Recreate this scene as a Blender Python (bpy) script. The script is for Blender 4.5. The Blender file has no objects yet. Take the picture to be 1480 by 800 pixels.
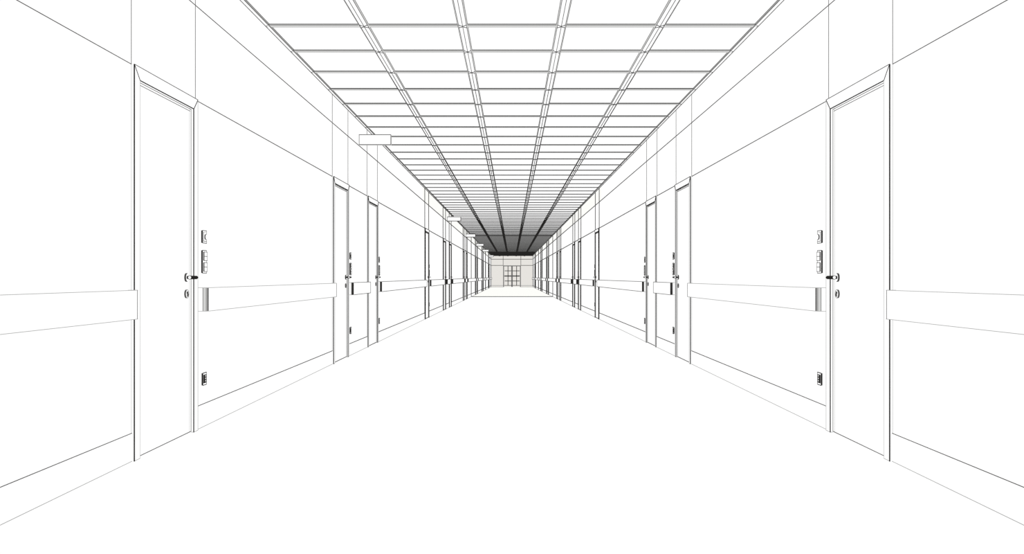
import bpy, math
from mathutils import Vector

# ------------------------------------------------------------------ scene
sc = bpy.context.scene
C = sc.collection
sc.view_settings.view_transform = 'Standard'
sc.view_settings.look = 'None'
sc.view_settings.exposure = 0
sc.view_settings.gamma = 1

HW = 2.05          # half width of the corridor
CAM = 0.992        # eye height
ZC = 3.085         # ceiling board
Y0, Y1 = -1.5, 86.3
JOINT = 43.55      # expansion joint through floor, walls and ceiling
TOP = CAM + 1.145  # top of the door frames and lower wall joint
MID = CAM + 1.757  # upper wall joint
LW = 1 / 1262.0    # drawn line: thin black bead, heavier on the far pieces
CAP = 0.045

world = bpy.data.worlds.new('World'); sc.world = world
world.use_nodes = True
world.node_tree.nodes['Background'].inputs[0].default_value = (1, 1, 1, 1)
world.node_tree.nodes['Background'].inputs[1].default_value = 1.0


def mat(name, col):
    """flat drawn-paper material: self coloured, with a faint procedural grain"""
    m = bpy.data.materials.new(name); m.use_nodes = True
    nt = m.node_tree; nt.nodes.clear()
    out = nt.nodes.new('ShaderNodeOutputMaterial')
    em = nt.nodes.new('ShaderNodeEmission')
    tc = nt.nodes.new('ShaderNodeTexCoord')
    no = nt.nodes.new('ShaderNodeTexNoise'); no.inputs['Scale'].default_value = 40
    mr = nt.nodes.new('ShaderNodeMapRange')
    mr.inputs['To Min'].default_value = 0.985; mr.inputs['To Max'].default_value = 1.015
    nt.links.new(tc.outputs['Object'], no.inputs['Vector'])
    nt.links.new(no.outputs['Fac'], mr.inputs['Value'])
    nt.links.new(mr.outputs['Result'], em.inputs['Strength'])
    em.inputs['Color'].default_value = (*col, 1)
    nt.links.new(em.outputs[0], out.inputs['Surface'])
    m.diffuse_color = (*col, 1)
    return m


def g(v):
    v /= 255.0
    return v / 12.92 if v <= 0.04045 else ((v + 0.055) / 1.055) ** 2.4


def srgb(r, gg, b): return (g(r), g(gg), g(b))


WHITE = mat('white_paint', (1.03, 1.03, 1.03))
CREAM = mat('cream_white_paint', srgb(254, 254, 250))
ENDW = mat('pale_grey_paint', srgb(231, 228, 223))
DARK = mat('black_line', srgb(38, 37, 36))
MIDL = mat('grey_line', srgb(88, 87, 86))
FAINT = mat('pale_line', srgb(178, 178, 176))
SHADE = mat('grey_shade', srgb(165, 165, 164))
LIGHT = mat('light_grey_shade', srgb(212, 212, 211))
MATS = [WHITE, DARK, MIDL, FAINT, SHADE, LIGHT, ENDW, CREAM]
W, D, M, F, S, L, E, K = range(8)


class MB:
    def __init__(self): self.v = []; self.f = []; self.m = []

    def poly(self, pts, m=W):
        i = len(self.v); self.v += [tuple(p) for p in pts]
        self.f.append(tuple(range(i, i + len(pts)))); self.m.append(m)

    def box(self, x0, x1, y0, y1, z0, z1, m=W, near=None, top=None):
        i = len(self.v)
        self.v += [(x, y, z) for x in (x0, x1) for y in (y0, y1) for z in (z0, z1)]
        fs = [(0, 1, 3, 2), (4, 6, 7, 5), (0, 4, 5, 1), (2, 3, 7, 6), (0, 2, 6, 4), (1, 5, 7, 3)]
        for k, f in enumerate(fs):
            self.f.append(tuple(i + a for a in f))
            mm = m
            if k == 2 and near is not None: mm = near
            if k == 5 and top is not None: mm = top
            self.m.append(mm)

    def bar(self, p, q, a, b, m):
        """square bead from p to q, thickness a at p and b at q"""
        p = Vector(p); q = Vector(q); d = (q - p).normalized()
        up = Vector((0, 0, 1)) if abs(d.z) < 0.9 else Vector((0, 1, 0))
        s = d.cross(up).normalized(); u = s.cross(d).normalized()
        i = len(self.v)
        for c, w in ((p, a / 2), (q, b / 2)):
            for (sx, ux) in ((-1, -1), (1, -1), (1, 1), (-1, 1)):
                self.v.append(tuple(c + s * sx * w + u * ux * w))
        for f in ((3, 2, 1, 0), (4, 5, 6, 7), (0, 1, 5, 4), (1, 2, 6, 5), (2, 3, 7, 6), (3, 0, 4, 7)):
            self.f.append(tuple(i + k for k in f)); self.m.append(m)

    def line(self, p, q, px=1.0, m=D, cap=CAP):
        """a drawn edge: bead whose thickness follows how far down the corridor it is"""
        w = lambda y: min(cap, max(0.0015, px * max(y, 1.2) * LW))
        p = Vector(p); q = Vector(q)
        if abs(q.y - p.y) > 12:
            n = int(abs(q.y - p.y) / 8) + 1
            for k in range(n):
                a = p.lerp(q, k / n); b = p.lerp(q, (k + 1) / n)
                self.bar(a, b, w(a.y), w(b.y), m)
        else:
            self.bar(p, q, w(p.y), w(q.y), m)

    def tube(self, p, q, r, m=D, n=16, cap0=None, cap1=None, r1=None):
        p = Vector(p); q = Vector(q); d = (q - p).normalized()
        up = Vector((0, 0, 1)) if abs(d.z) < 0.9 else Vector((0, 1, 0))
        s = d.cross(up).normalized(); u = s.cross(d).normalized()
        r1 = r if r1 is None else r1
        i = len(self.v)
        for c, rr in ((p, r), (q, r1)):
            for k in range(n):
                a = 2 * math.pi * k / n
                self.v.append(tuple(c + s * math.cos(a) * rr + u * math.sin(a) * rr))
        for k in range(n):
            k2 = (k + 1) % n
            self.f.append((i + k, i + k2, i + n + k2, i + n + k)); self.m.append(m)
        self.f.append(tuple(i + k for k in reversed(range(n)))); self.m.append(m if cap0 is None else cap0)
        self.f.append(tuple(i + n + k for k in range(n))); self.m.append(m if cap1 is None else cap1)

    def build(self, name, parent=None, loc=(0, 0, 0)):
        me = bpy.data.meshes.new(name)
        loc = Vector(loc)
        me.from_pydata([tuple(Vector(v) - loc) for v in self.v], [], self.f)
        used = sorted(set(self.m)); idx = {a: k for k, a in enumerate(used)}
        for a in used: me.materials.append(MATS[a])
        for p, a in zip(me.polygons, self.m): p.material_index = idx[a]
        me.update()
        o = bpy.data.objects.new(name, me); C.objects.link(o)
        if parent is not None:
            o.parent = parent
            base = Vector((0, 0, 0)); q = parent
            while q is not None: base += q.location; q = q.parent
            o.location = loc - base
        else:
            o.location = loc
        return o


def empty(name, loc):
    o = bpy.data.objects.new(name, None); C.objects.link(o)
    o.location = loc; o.empty_display_size = 0.1
    return o


def struct(o): o['kind'] = 'structure'; return o


def tag(o, label, cat, group=None):
    o['label'] = label; o['category'] = cat
    if group: o['group'] = group
    return o


ORD = ['first', 'second', 'third', 'fourth', 'fifth', 'sixth', 'seventh', 'eighth', 'ninth', 'tenth',
       'eleventh', 'twelfth', 'thirteenth', 'fourteenth', 'fifteenth', 'sixteenth']
DW = 0.95
HALF = [4.70, 9.95, 12.33, 20.45, 25.85, 28.33, 36.3, 38.75]
DOORS = HALF + [87.95 - y - DW for y in reversed(HALF)]
SIGNS = [11.65, 27.55, 38.6, 49.8, 60.6, 76.3]

# ------------------------------------------------------------------ floor
b = MB()
b.box(-HW - .15, HW + .15, Y0, JOINT, -0.12, 0, W)
b.box(-HW - .15, HW + .15, JOINT, Y1 + .15, -0.12, 0, K)
b.box(-HW, HW, JOINT - .06, JOINT + .06, -0.02, 0.028, D)
struct(b.build('floor'))

# ------------------------------------------------------------------ ceiling and its grid
b = MB()
b.box(-HW - .15, HW + .15, Y0, JOINT, ZC, ZC + .12, W)
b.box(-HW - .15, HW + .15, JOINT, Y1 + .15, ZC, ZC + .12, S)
ceil = struct(b.build('ceiling'))

b = MB()
A, B_, H, R = .042, .032, .008, .011      # bevel foot, bevel lip, lip drop, ridge drop
for xb in (-3 * .41, -.41, .41, 3 * .41):
    prof = [(-A, 0), (-B_, -H), (0, -R), (B_, -H), (A, 0)]
    for k in range(4):
        (xa, za), (xc, zc) = prof[k], prof[k + 1]
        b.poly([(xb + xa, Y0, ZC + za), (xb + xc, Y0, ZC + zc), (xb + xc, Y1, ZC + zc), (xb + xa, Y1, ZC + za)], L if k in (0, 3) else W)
    for k, (xa, za) in enumerate(prof):
        px = (.62, .62, .75, .62, .62)[k]
        cuts = [Y0, 9, 14, 20, 26, 32, 38, 44, 52, 60, 68, 76, Y1]
        for ya, yb in zip(cuts, cuts[1:]):
            b.line((xb + xa, ya, ZC + za), (xb + xa, yb, ZC + za), px + .35 * max(0, min(1, (ya - 6) / 30)), M if ya < 9 else D, .07)
for s in (-1, 1):
    prof = [(s * (HW - A), 0), (s * (HW - B_), -H), (s * HW, -H)]
    for k in range(2):
        (xa, za), (xc, zc) = prof[k], prof[k + 1]
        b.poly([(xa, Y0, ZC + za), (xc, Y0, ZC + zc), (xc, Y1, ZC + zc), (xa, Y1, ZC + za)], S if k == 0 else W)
    for k, (xa, za) in enumerate(prof):
        b.line((xa, Y0, ZC + za), (xa, Y1, ZC + za), (.7, .8, 1.5)[k], M, .05)
xs = [-HW, -1.23, -.41, .41, 1.23, HW]
k = -9
while True:
    y = 7.264 + .82 * k
    k += 1
    if y < Y0 + .2: continue
    if y > Y1 - .1: break
    for i in range(5):
        x0 = xs[i] + A; x1 = xs[i + 1] - A
        prof = [(-A, 0), (-B_, -H), (0, -R), (B_, -H), (A, 0)]
        for q in range(4):
            (ya, za), (yc, zc) = prof[q], prof[q + 1]
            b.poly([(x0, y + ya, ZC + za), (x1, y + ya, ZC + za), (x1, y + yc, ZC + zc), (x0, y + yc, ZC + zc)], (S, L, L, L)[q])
        hang = max(.0022, min(.030 if y < JOINT else .0195 if y < 72 else .026, (.62 if y < 9 else .85 if y < 22 else 1.0) * y * LW)); hm = M if y < 9 else D
        b.box(x0, x1, y - A - hang * .5, y - A + hang * .5, ZC - hang, ZC, hm)      # near edge bead
        b.box(x0, x1, y - B_, y - B_ + .003, ZC - H - hang * .45, ZC - H, M)
        h2 = max(.001, .25 * hang)
        b.box(x0, x1, y + B_ - .002, y + B_ + .002, ZC - H - h2, ZC - H, S)
    if y < 45:                                                             # mitred crossings
        for xb in (-1.23, -.41, .41, 1.23):
            for sx in (-1, 1):
                for sy in (-1, 1):
                    b.line((xb, y + sy * .006, ZC - R - .001), (xb + sx * .033, y + sy * A, ZC - H - .002), .8, D)
        for s in (-1, 1):
            b.line((s * HW, y, ZC - H - .001), (s * (HW - A), y - A, ZC - .003), .9, D)
            b.line((s * HW, y + .01, ZC - H - .001), (s * (HW - A), y + A, ZC - .003), .7, M)
b.box(-HW, HW, JOINT - .02, JOINT + .02, ZC - .05, ZC, D)
struct(b.build('ceiling_grid', ceil))

# ------------------------------------------------------------------ side walls
for s, side in ((-1, 'left'), (1, 'right')):
    b = MB()
    X = s * HW; XO = s * (HW + .15)
    xa, xb = min(X, XO), max(X, XO)
    edges = [Y0]
    for y in DOORS: edges += [y, y + DW]
    edges.append(Y1)
    for i in range(0, len(edges), 2):
        ya, yb = edges[i], edges[i + 1]
        b.box(xa, xb, ya, yb, 0, TOP, W)
        b.line((X, ya, TOP), (X, yb, TOP), 1.05, M)
    b.box(xa, xb, Y0, Y1, TOP, MID, W)
    b.box(xa, xb, Y0, 20.0, MID, ZC, W)
    b.box(xa, xb, 20.0, Y1, MID, ZC, K)
    b.line((X, Y0, MID), (X, Y1, MID), 1.05, M)
    for y in DOORS:
        for yy in (y, y + DW):
            b.line((X, yy, TOP), (X, yy, ZC - .01), 1.0 if y < 15 else 1.8, M, .06)
    b.line((X, JOINT, 0), (X, JOINT, ZC), 1.9, M, .07)
    struct(b.build('wall_' + side))
    # skirting, one length between each two doors
    for i in range(0, len(edges), 2):
        ya, yb = edges[i], edges[i + 1]
        b = MB()
        t = .004
        b.box(min(X, X - s * t), max(X, X - s * t), ya + .001, yb - .001, 0, .152, W)
        b.line((X - s * t, ya, .152), (X - s * t, yb, .152), .85, M)
        b.line((X - s * t, ya, 0.001), (X - s * t, yb, 0.001), .9, S)
        struct(b.build('baseboard_' + side, None, (X, ya, 0)))

# ------------------------------------------------------------------ end wall with its double door
b = MB()
ew = .875
b.box(-HW - .15, -ew, Y1, Y1 + .15, 0, ZC, E)
b.box(ew, HW + .15, Y1, Y1 + .15, 0, ZC, E)
b.box(-ew, ew, Y1, Y1 + .15, TOP, ZC, E)
for (p, q, px) in (((-HW, MID), (HW, MID), .8), ((-HW, TOP), (-ew, TOP), .8), ((ew, TOP), (HW, TOP), .8),
                   ((-ew, TOP), (-ew, ZC), .7), ((ew, TOP), (ew, ZC), .7), ((-HW, 0), (-HW, ZC), .8), ((HW, 0), (HW, ZC), .8),
                   ((-HW, .01), (-ew, .01), .5), ((ew, .01), (HW, .01), .5)):
    b.bar((p[0], Y1, p[1]), (q[0], Y1, q[1]), px * Y1 * LW, px * Y1 * LW, M)
struct(b.build('wall_end'))
for s in (-1, 1):
    b = MB()
    x0, x1 = sorted((s * ew, s * (HW - .05)))
    b.box(x0, x1, Y1 - .012, Y1, 0, .152, E)
    b.bar((x0, Y1 - .012, .152), (x1, Y1 - .012, .152), .05, .05, S)
    struct(b.build('baseboard_end'))
dd = struct(empty('door_%d' % (2 * len(DOORS) + 1), (0, Y1, 0)))
b = MB()
b.box(-ew, -ew + .09, Y1 - .02, Y1 + .1, 0, TOP, S)
b.box(ew - .09, ew, Y1 - .02, Y1 + .1, 0, TOP, S)
b.box(-ew + .09, ew - .09, Y1 - .02, Y1 + .1, TOP - .09, TOP, S)
for x in (-ew + .045, ew - .045): b.bar((x, Y1 - .02, 0), (x, Y1 - .02, TOP - .04), .07, .07, M)
b.bar((-ew, Y1 - .02, TOP - .05), (ew, Y1 - .02, TOP - .05), .06, .06, M)
b.build('door_frame', dd)
for s in (-1, 1):
    x0, x1 = sorted((s * .005, s * (ew - .09)))
    b = MB()
    zt = TOP - .09
    xm = (x0 + x1) / 2 + (.06 if s > 0 else 0)
    # stiles and rails
    b.box(x0, x0 + .09, Y1, Y1 + .05, .01, zt, E); b.box(x1 - .09, x1, Y1, Y1 + .05, .01, zt, E)
    for (za, zb) in ((.01, .14), (1.00, 1.16), (zt - .07, zt)): b.box(x0 + .09, x1 - .09, Y1, Y1 + .05, za, zb, E)
    xi = s * .035
    b.bar((xi, Y1 - .005, .01), (xi, Y1 - .005, zt), .065, .065, M)
    for z in (.16, 1.06, 1.12): b.bar((x0 + .02, Y1 - .002, z), (x1 - .02, Y1 - .002, z), .06, .06, M)
    for z in (.60, 1.60): b.bar((x0 + .06, Y1, z), (x1 - .03, Y1, z), .065, .065, D)
    b.bar((xm, Y1, .14), (xm, Y1, zt), .065, .065, D)
    leaf = b.build('door_leaf', dd)
    b = MB(); b.box(x0 + .09, x1 - .09, Y1 + .02, Y1 + .03, .14, zt - .07, E)
    b.build('glazing', leaf)
    b = MB(); b.tube((s * .06, Y1 - .04, .98), (s * .06, Y1 - .04, 1.2), .014, M)
    b.box(s * .06 - .01, s * .06 + .01, Y1 - .04, Y1, 1.0, 1.02, M); b.box(s * .06 - .01, s * .06 + .01, Y1 - .04, Y1, 1.16, 1.18, M)
    b.build('pull_handle', leaf)

# ------------------------------------------------------------------ doors along the walls
P = .017           # frame stands proud of the wall
J = .072           # frame face width


def make_door(n, s, y):
    t = struct(empty('door_%d' % n, (s * HW, y, 0)))
    yb = y + DW
    XF = s * (HW - P); XW = s * HW; XB = s * (HW + .1)
    xa, xb = min(XF, XB), max(XF, XB)
    b = MB()
    zi = TOP - J
    b.box(xa, xb, y + .001, y + J, 0, TOP, W)
    b.box(xa, xb, yb - J, yb - .001, 0, TOP, W)
    b.box(xa, xb, y + J, yb - J, zi, TOP, W)
    e = s * .0003
    dk = 1.0 if y < 30 else .85
    b.line((XF, y, 0), (XF, y, TOP), (1.4 if y < 8 else 1.2 if y < 15 else 1.6) * dk, D, .045)        # outer edge
    b.line((XF, yb - J, 0), (XF, yb - J, zi), (1.2 if y < 8 else 1.1 if y < 15 else 1.6) * dk, D, .045)   # inner edge of the other jamb
    b.line((XF, y + J, 0), (XF, y + J, zi), .6, F, .02)
    b.line((XF, yb, 0), (XF, yb, TOP), .75, F if y < 8 else S if y < 15 else M, .03)
    b.line((XW - s * .001, y, .15), (XW - s * .001, y, TOP), .4 if y < 8 else .7, F if y < 8 else S if y < 15 else M, .03)
    b.line((XF, y, TOP), (XF, yb, TOP), .9, M)
    b.line((XF, y + J, zi), (XF, yb - J, zi), 1.15, D)
    b.line((XF, y, TOP), (XF, y + J, zi), 1.1, D)
    b.line((XF, yb, TOP), (XF, yb - J, zi), 1.1, D)
    b.line((XF, y, .002), (XF, y + J, .002), .7, S)
    b.line((XF, yb - J, .002), (XF, yb, .002), .7, S)
    b.line((XF, yb - J, .002), (XW, yb - J, .002), .7, S)
    b.build('door_frame', t)
    # leaf, flush with the wall between the jambs
    b = MB()
    xa, xb = min(XW, s * (HW + .045)), max(XW, s * (HW + .045))
    b.box(xa, xb, y + J + .003, yb - J - .003, .006, zi - .003, W)
    b.line((XW, y + J, .008), (XW, yb - J, .008), 1.0, M)
    b.line((XW, yb - J - .004, .008), (XW, yb - J - .004, zi), 1.3, S, .02)
    b.line((XW, yb - J - .030, .008), (XW, yb - J - .030, zi), .5, F, .02)
    b.line((XW, y + J, zi - .004), (XW, yb - J, zi - .004), .8, M)
    b.line((XW, y + J, zi - .018), (XW, yb - J - .02, zi - .018), .8, M)
    leaf = b.build('door_leaf', t)
    if y > 48: return
    # lever handle, pointing along the leaf
    yh = y + .787; zh = CAM - .003
    b = MB(); n_ = 20 if y < 15 else 10
    b.tube((XW, yh, zh), (XW - s * .009, yh, zh), .027, M, n_, cap1=W)
    for k in range(n_ // 4, n_ - n_ // 4):                  # rim of the rose, outlined on its near half only
        a0 = 2 * math.pi * k / n_; a1 = 2 * math.pi * (k + 1) / n_
        b.line((XW - s * .009, yh + .026 * math.cos(a0), zh + .026 * math.sin(a0)),
               (XW - s * .009, yh + .026 * math.cos(a1), zh + .026 * math.sin(a1)), .8, D, .008)
    b.tube((XW - s * .009, yh, zh), (XW - s * .066, yh, zh), .010, D, n_)
    b.tube((XW - s * .066, yh - .112, zh), (XW - s * .066, yh, zh), .011, D, n_, cap0=W)
    b.tube((XW - s * .066, yh, zh), (XW - s * .066, yh + .012, zh), .0095, D, n_, r1=.003)
    b.tube((XW - s * .066, yh, zh), (XW - s * .078, yh, zh), .0095, D, n_, r1=.004)
    for k in range(n_):
        a0 = 2 * math.pi * k / n_; a1 = 2 * math.pi * (k + 1) / n_
        b.line((XW - s * (.066 + .011 * math.cos(a0)), yh - .112, zh + .011 * math.sin(a0)),
               (XW - s * (.066 + .011 * math.cos(a1)), yh - .112, zh + .011 * math.sin(a1)), .7, D, .006)
    b.build('lever_handle', leaf)
    zk = CAM - .106
    b = MB()
    b.tube((XW, yh, zk), (XW - s * .009, yh, zk), .027, M, n_, cap1=W)
    for k in range(n_):
        a0 = 2 * math.pi * k / n_; a1 = 2 * math.pi * (k + 1) / n_
        b.line((XW - s * .009, yh + .026 * math.cos(a0), zk + .026 * math.sin(a0)),
               (XW - s * .009, yh + .026 * math.cos(a1), zk + .026 * math.sin(a1)), .6, M, .008)
    b.tube((XW - s * .009, yh, zk + .007), (XW - s * .017, yh, zk + .007), .0085, D, n_, cap1=S)
    b.box(min(XW, XW - s * .017), max(XW, XW - s * .017), yh - .004, yh + .004, zk - .018, zk + .004, M)
    b.build('keyhole_rose', leaf)


n = 1
for s in (-1, 1):
    for y in DOORS:
        make_door(n, s, y); n += 1

# ------------------------------------------------------------------ handrails: one board per stretch of wall
RZ0, RZ1, RP, RR = CAM - .223, CAM - .070, .063, .030


def make_rail(s, ya, yb, label):
    t = tag(empty('handrail', (s * HW, (ya + yb) / 2, (RZ0 + RZ1) / 2)), label, 'handrail', 'handrails along the corridor walls')
    X = lambda p: s * (HW - p)
    b = MB()
    e = RR
    a, c = ya + e, yb - e
    b.box(min(X(0.001), X(RP)), max(X(0.001), X(RP)), a, c, RZ0, RZ1, W)
    b.line((X(RP), a, RZ1), (X(RP), c, RZ1), .75, S if a < 8 else M)
    b.line((X(RP), a, RZ0), (X(RP), c, RZ0), .75, S if a < 8 else M)
    b.build('rail_board', t)
    for end in (0, 1):
        y0 = ya if end == 0 else yb
        d = 1 if end == 0 else -1
        b = MB()
        # rounded return to the wall
        pts = [(0.001, y0), (RP - RR, y0)]
        N = 7
        for k in range(1, N + 1):
            th = math.pi / 2 * k / N
            pts.append((RP - RR + RR * math.sin(th), y0 + d * (RR - RR * math.cos(th))))
        cnr = pts + [(0.001, y0 + d * RR)]
        b.poly([(X(p), y, RZ1) for p, y in cnr], W)
        b.poly([(X(p), y, RZ0) for p, y in cnr], W)
        for k in range(len(pts) - 1):
            (p0, q0), (p1, q1) = pts[k], pts[k + 1]
            col = W if k == 0 else ((S, L, L, S, S, M, M)[k - 1] if end == 0 else W)  # shading of the near end's curve painted as graded greys
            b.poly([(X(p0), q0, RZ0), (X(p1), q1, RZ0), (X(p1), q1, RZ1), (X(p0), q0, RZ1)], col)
            for z in (RZ0, RZ1): b.line((X(p0), q0, z), (X(p1), q1, z), .7, S)
        if end == 1:
            b.line((X(RP), y0 - RR, RZ0), (X(RP), y0 - RR, RZ1), .9, M)
        elif y0 > 8:
            b.line((X(RP - .012), y0 + .006, RZ0), (X(RP - .012), y0 + .006, RZ1), 2.2, D, .05)
        b.build('end_return', t)


for s, side in ((-1, 'left'), (1, 'right')):
    G = .04
    lim = [(1.2, DOORS[0] - G)]
    for i in range(len(DOORS)):
        lim.append((DOORS[i] + DW + G, (DOORS[i + 1] if i + 1 < len(DOORS) else Y1) - G))
    for i, (ya, yb) in enumerate(lim):
        if i == 0: lab = 'white wall handrail board in the %s foreground, cut off by the picture edge' % side
        elif i == len(DOORS): lab = 'white wall handrail board on the %s wall between its last door and the end wall' % side
        else: lab = 'white wall handrail board between the %s and %s doors of the %s wall' % (ORD[i - 1], ORD[i], side)
        make_rail(s, ya, yb, lab)

# ------------------------------------------------------------------ switches and sockets beside the doors
def plate_base(s, y0, w, z0, z1, th, rim):
    b = MB()
    xa, xb = sorted((s * (HW - .0005), s * (HW - th)))
    b.box(xa, xb, y0, y0 + w, z0, z1, W, near=D)
    x = s * (HW - th)
    for (p, q) in (((y0, z0), (y0 + w, z0)), ((y0, z1), (y0 + w, z1))):
        b.line((x, p[0], p[1]), (x, q[0], q[1]), rim, D, .012)
    b.line((x, y0, z0), (x, y0, z1), rim * .9, D, .012)
    b.line((x, y0 + w, z0), (x, y0 + w, z1), .6, M, .012)
    return b, x


def single_switch(s, y, label):
    w = .076; z0, z1 = CAM + .225, CAM + .307
    t = tag(empty('light_switch', (s * HW, y + w / 2, z0)), label, 'light switch', 'single switches beside the doors')
    b, x = plate_base(s, y, w, z0, z1, .009, .9)
    b.line((x, y + .016, z0 + .01), (x, y + .016, z1 - .01), .9, M, .012)
    b.line((x, y + .01, z1 - .012), (x, y + w - .004, z1 - .012), .6, S, .008)
    b.line((x, y + .01, z0 + .012), (x, y + w - .004, z0 + .012), .8, M, .008)
    b.build('face_plate', t)
    b = MB()
    yc, zc = y + w * .70, (z0 + z1) / 2
    b.tube((x, yc, zc), (x - s * .005, yc, zc), .018, M, 18, cap1=W)
    for k in range(9, 24):
        a0 = 2 * math.pi * k / 32; a1 = 2 * math.pi * (k + 1) / 32
        b.line((x - s * .005, yc + .018 * math.cos(a0), zc + .018 * math.sin(a0)),
               (x - s * .005, yc + .018 * math.cos(a1), zc + .018 * math.sin(a1)), .7, D, .008)
    b.build('round_button', t)


def double_switch(s, y, label):
    w = .076; z0, z1 = CAM + .026, CAM + .176
    t = tag(empty('double_rocker_switch', (s * HW, y + w / 2, z0)), label, 'light switch', 'tall rocker switches beside the doors')
    b, x = plate_base(s, y, w, z0, z1, .009, .9)
    h = z1 - z0
    b.build('face_plate', t)
    for (u0, u1) in ((.07, .46), (.55, .93)):
        b = MB()
        za, zb = z0 + h * u0, z0 + h * u1
        xa, xb = sorted((x, x - s * .005))
        b.box(xa, xb, y + .014, y + w - .004, za, zb, W, near=M)
        x2 = x - s * .005
        for zz in (za, (za + zb) / 2, zb):
            b.line((x2, y + .012, zz), (x2, y + w - .002, zz), .75, D, .008)
        b.line((x2, y + .016, za), (x2, y + .016, zb), .8, M, .008)
        b.line((x2, y + w - .004, za), (x2, y + w - .004, zb), .6, M, .008)
        b.build('rocker', t)


def socket(s, y, label):
    w = .068; z0, z1 = CAM - .715, CAM - .635
    t = tag(empty('wall_socket', (s * HW, y + w / 2, z0)), label, 'socket', 'wall sockets beside the doors')
    b, x = plate_base(s, y, w, z0, z1, .009, 1.0)
    b.line((x, y + w, z0), (x, y + w, z1), .7, D, .012)
    b.build('face_plate', t)
    b = MB()
    xa, xb = sorted((x, x - s * .003))
    b.box(xa, xb, y + .010, y + w - .008, z0 + .012, z1 - .012, D)
    for k in range(3):
        zz = z0 + .021 + .0165 * k
        x2, x3 = sorted((x - s * .002, x - s * .0045))
        b.box(x2, x3, y + .036, y + .050, zz, zz + .009, L)
    b.build('outlet_insert', t)


for s, side in ((-1, 'left'), (1, 'right')):
    for i in range(8):
        y = DOORS[i] + DW + .108
        single_switch(s, y, 'small square switch plate with round button beside the %s door of the %s wall' % (ORD[i], side))
        double_switch(s, y, 'tall switch plate with two rockers beside the %s door of the %s wall' % (ORD[i], side))
        socket(s, y + .006, 'dark-slotted wall socket low down beside the %s door of the %s wall' % (ORD[i], side))

# ------------------------------------------------------------------ box signs projecting from the left wall
between = ['second and third', 'fifth and sixth', 'seventh and eighth', 'ninth and tenth', 'eleventh and twelfth', 'fourteenth and fifteenth']
size = ['nearest', 'second nearest', 'third nearest', 'fourth nearest', 'fifth nearest', 'farthest']
for i, y in enumerate(SIGNS):
    z1 = CAM + 1.897; z0 = z1 - .132
    t = tag(empty('box_sign', (-HW, y, z0)),
            '%s blank white box sign, between the %s doors of the left wall' % (size[i], between[i]), 'sign', 'blank box signs on the left wall')
    b = MB()
    x0, x1 = -HW + .008, -HW + .434
    b.box(x0, x1, y, y + .05, z0, z1, W)
    for (p, q) in (((x0, z0), (x1, z0)), ((x0, z1), (x1, z1)), ((x1, z0), (x1, z1))):
        b.line((p[0], y, p[1]), (q[0], y, q[1]), .95, M, .04)
    b.line((x0 + .006, y, z0), (x0 + .006, y, z1), .8, S)
    b.line((x0, y + .05, z0), (x1, y + .05, z0), .6, S)
    b.line((x1, y + .05, z0), (x1, y + .05, z1), .6, S)
    b.build('sign_box', t)
    b = MB()
    b.box(-HW + .0005, x0, y - .012, y + .062, z0 - .004, z1 + .004, W)
    b.line((-HW + .004, y - .012, z0), (-HW + .004, y - .012, z1), .4, F, .01)
    b.build('wall_plate', t)

# ------------------------------------------------------------------ camera
cam = bpy.data.cameras.new('Camera')
cam.sensor_width = 36; cam.sensor_fit = 'HORIZONTAL'; cam.lens = 36 * 1262 / 1480
cam.clip_start = .05; cam.clip_end = 500
co = bpy.data.objects.new('Camera', cam); C.objects.link(co)
co.location = (0, 0, CAM); co.rotation_euler = (math.pi / 2, 0, 0)
sc.camera = co
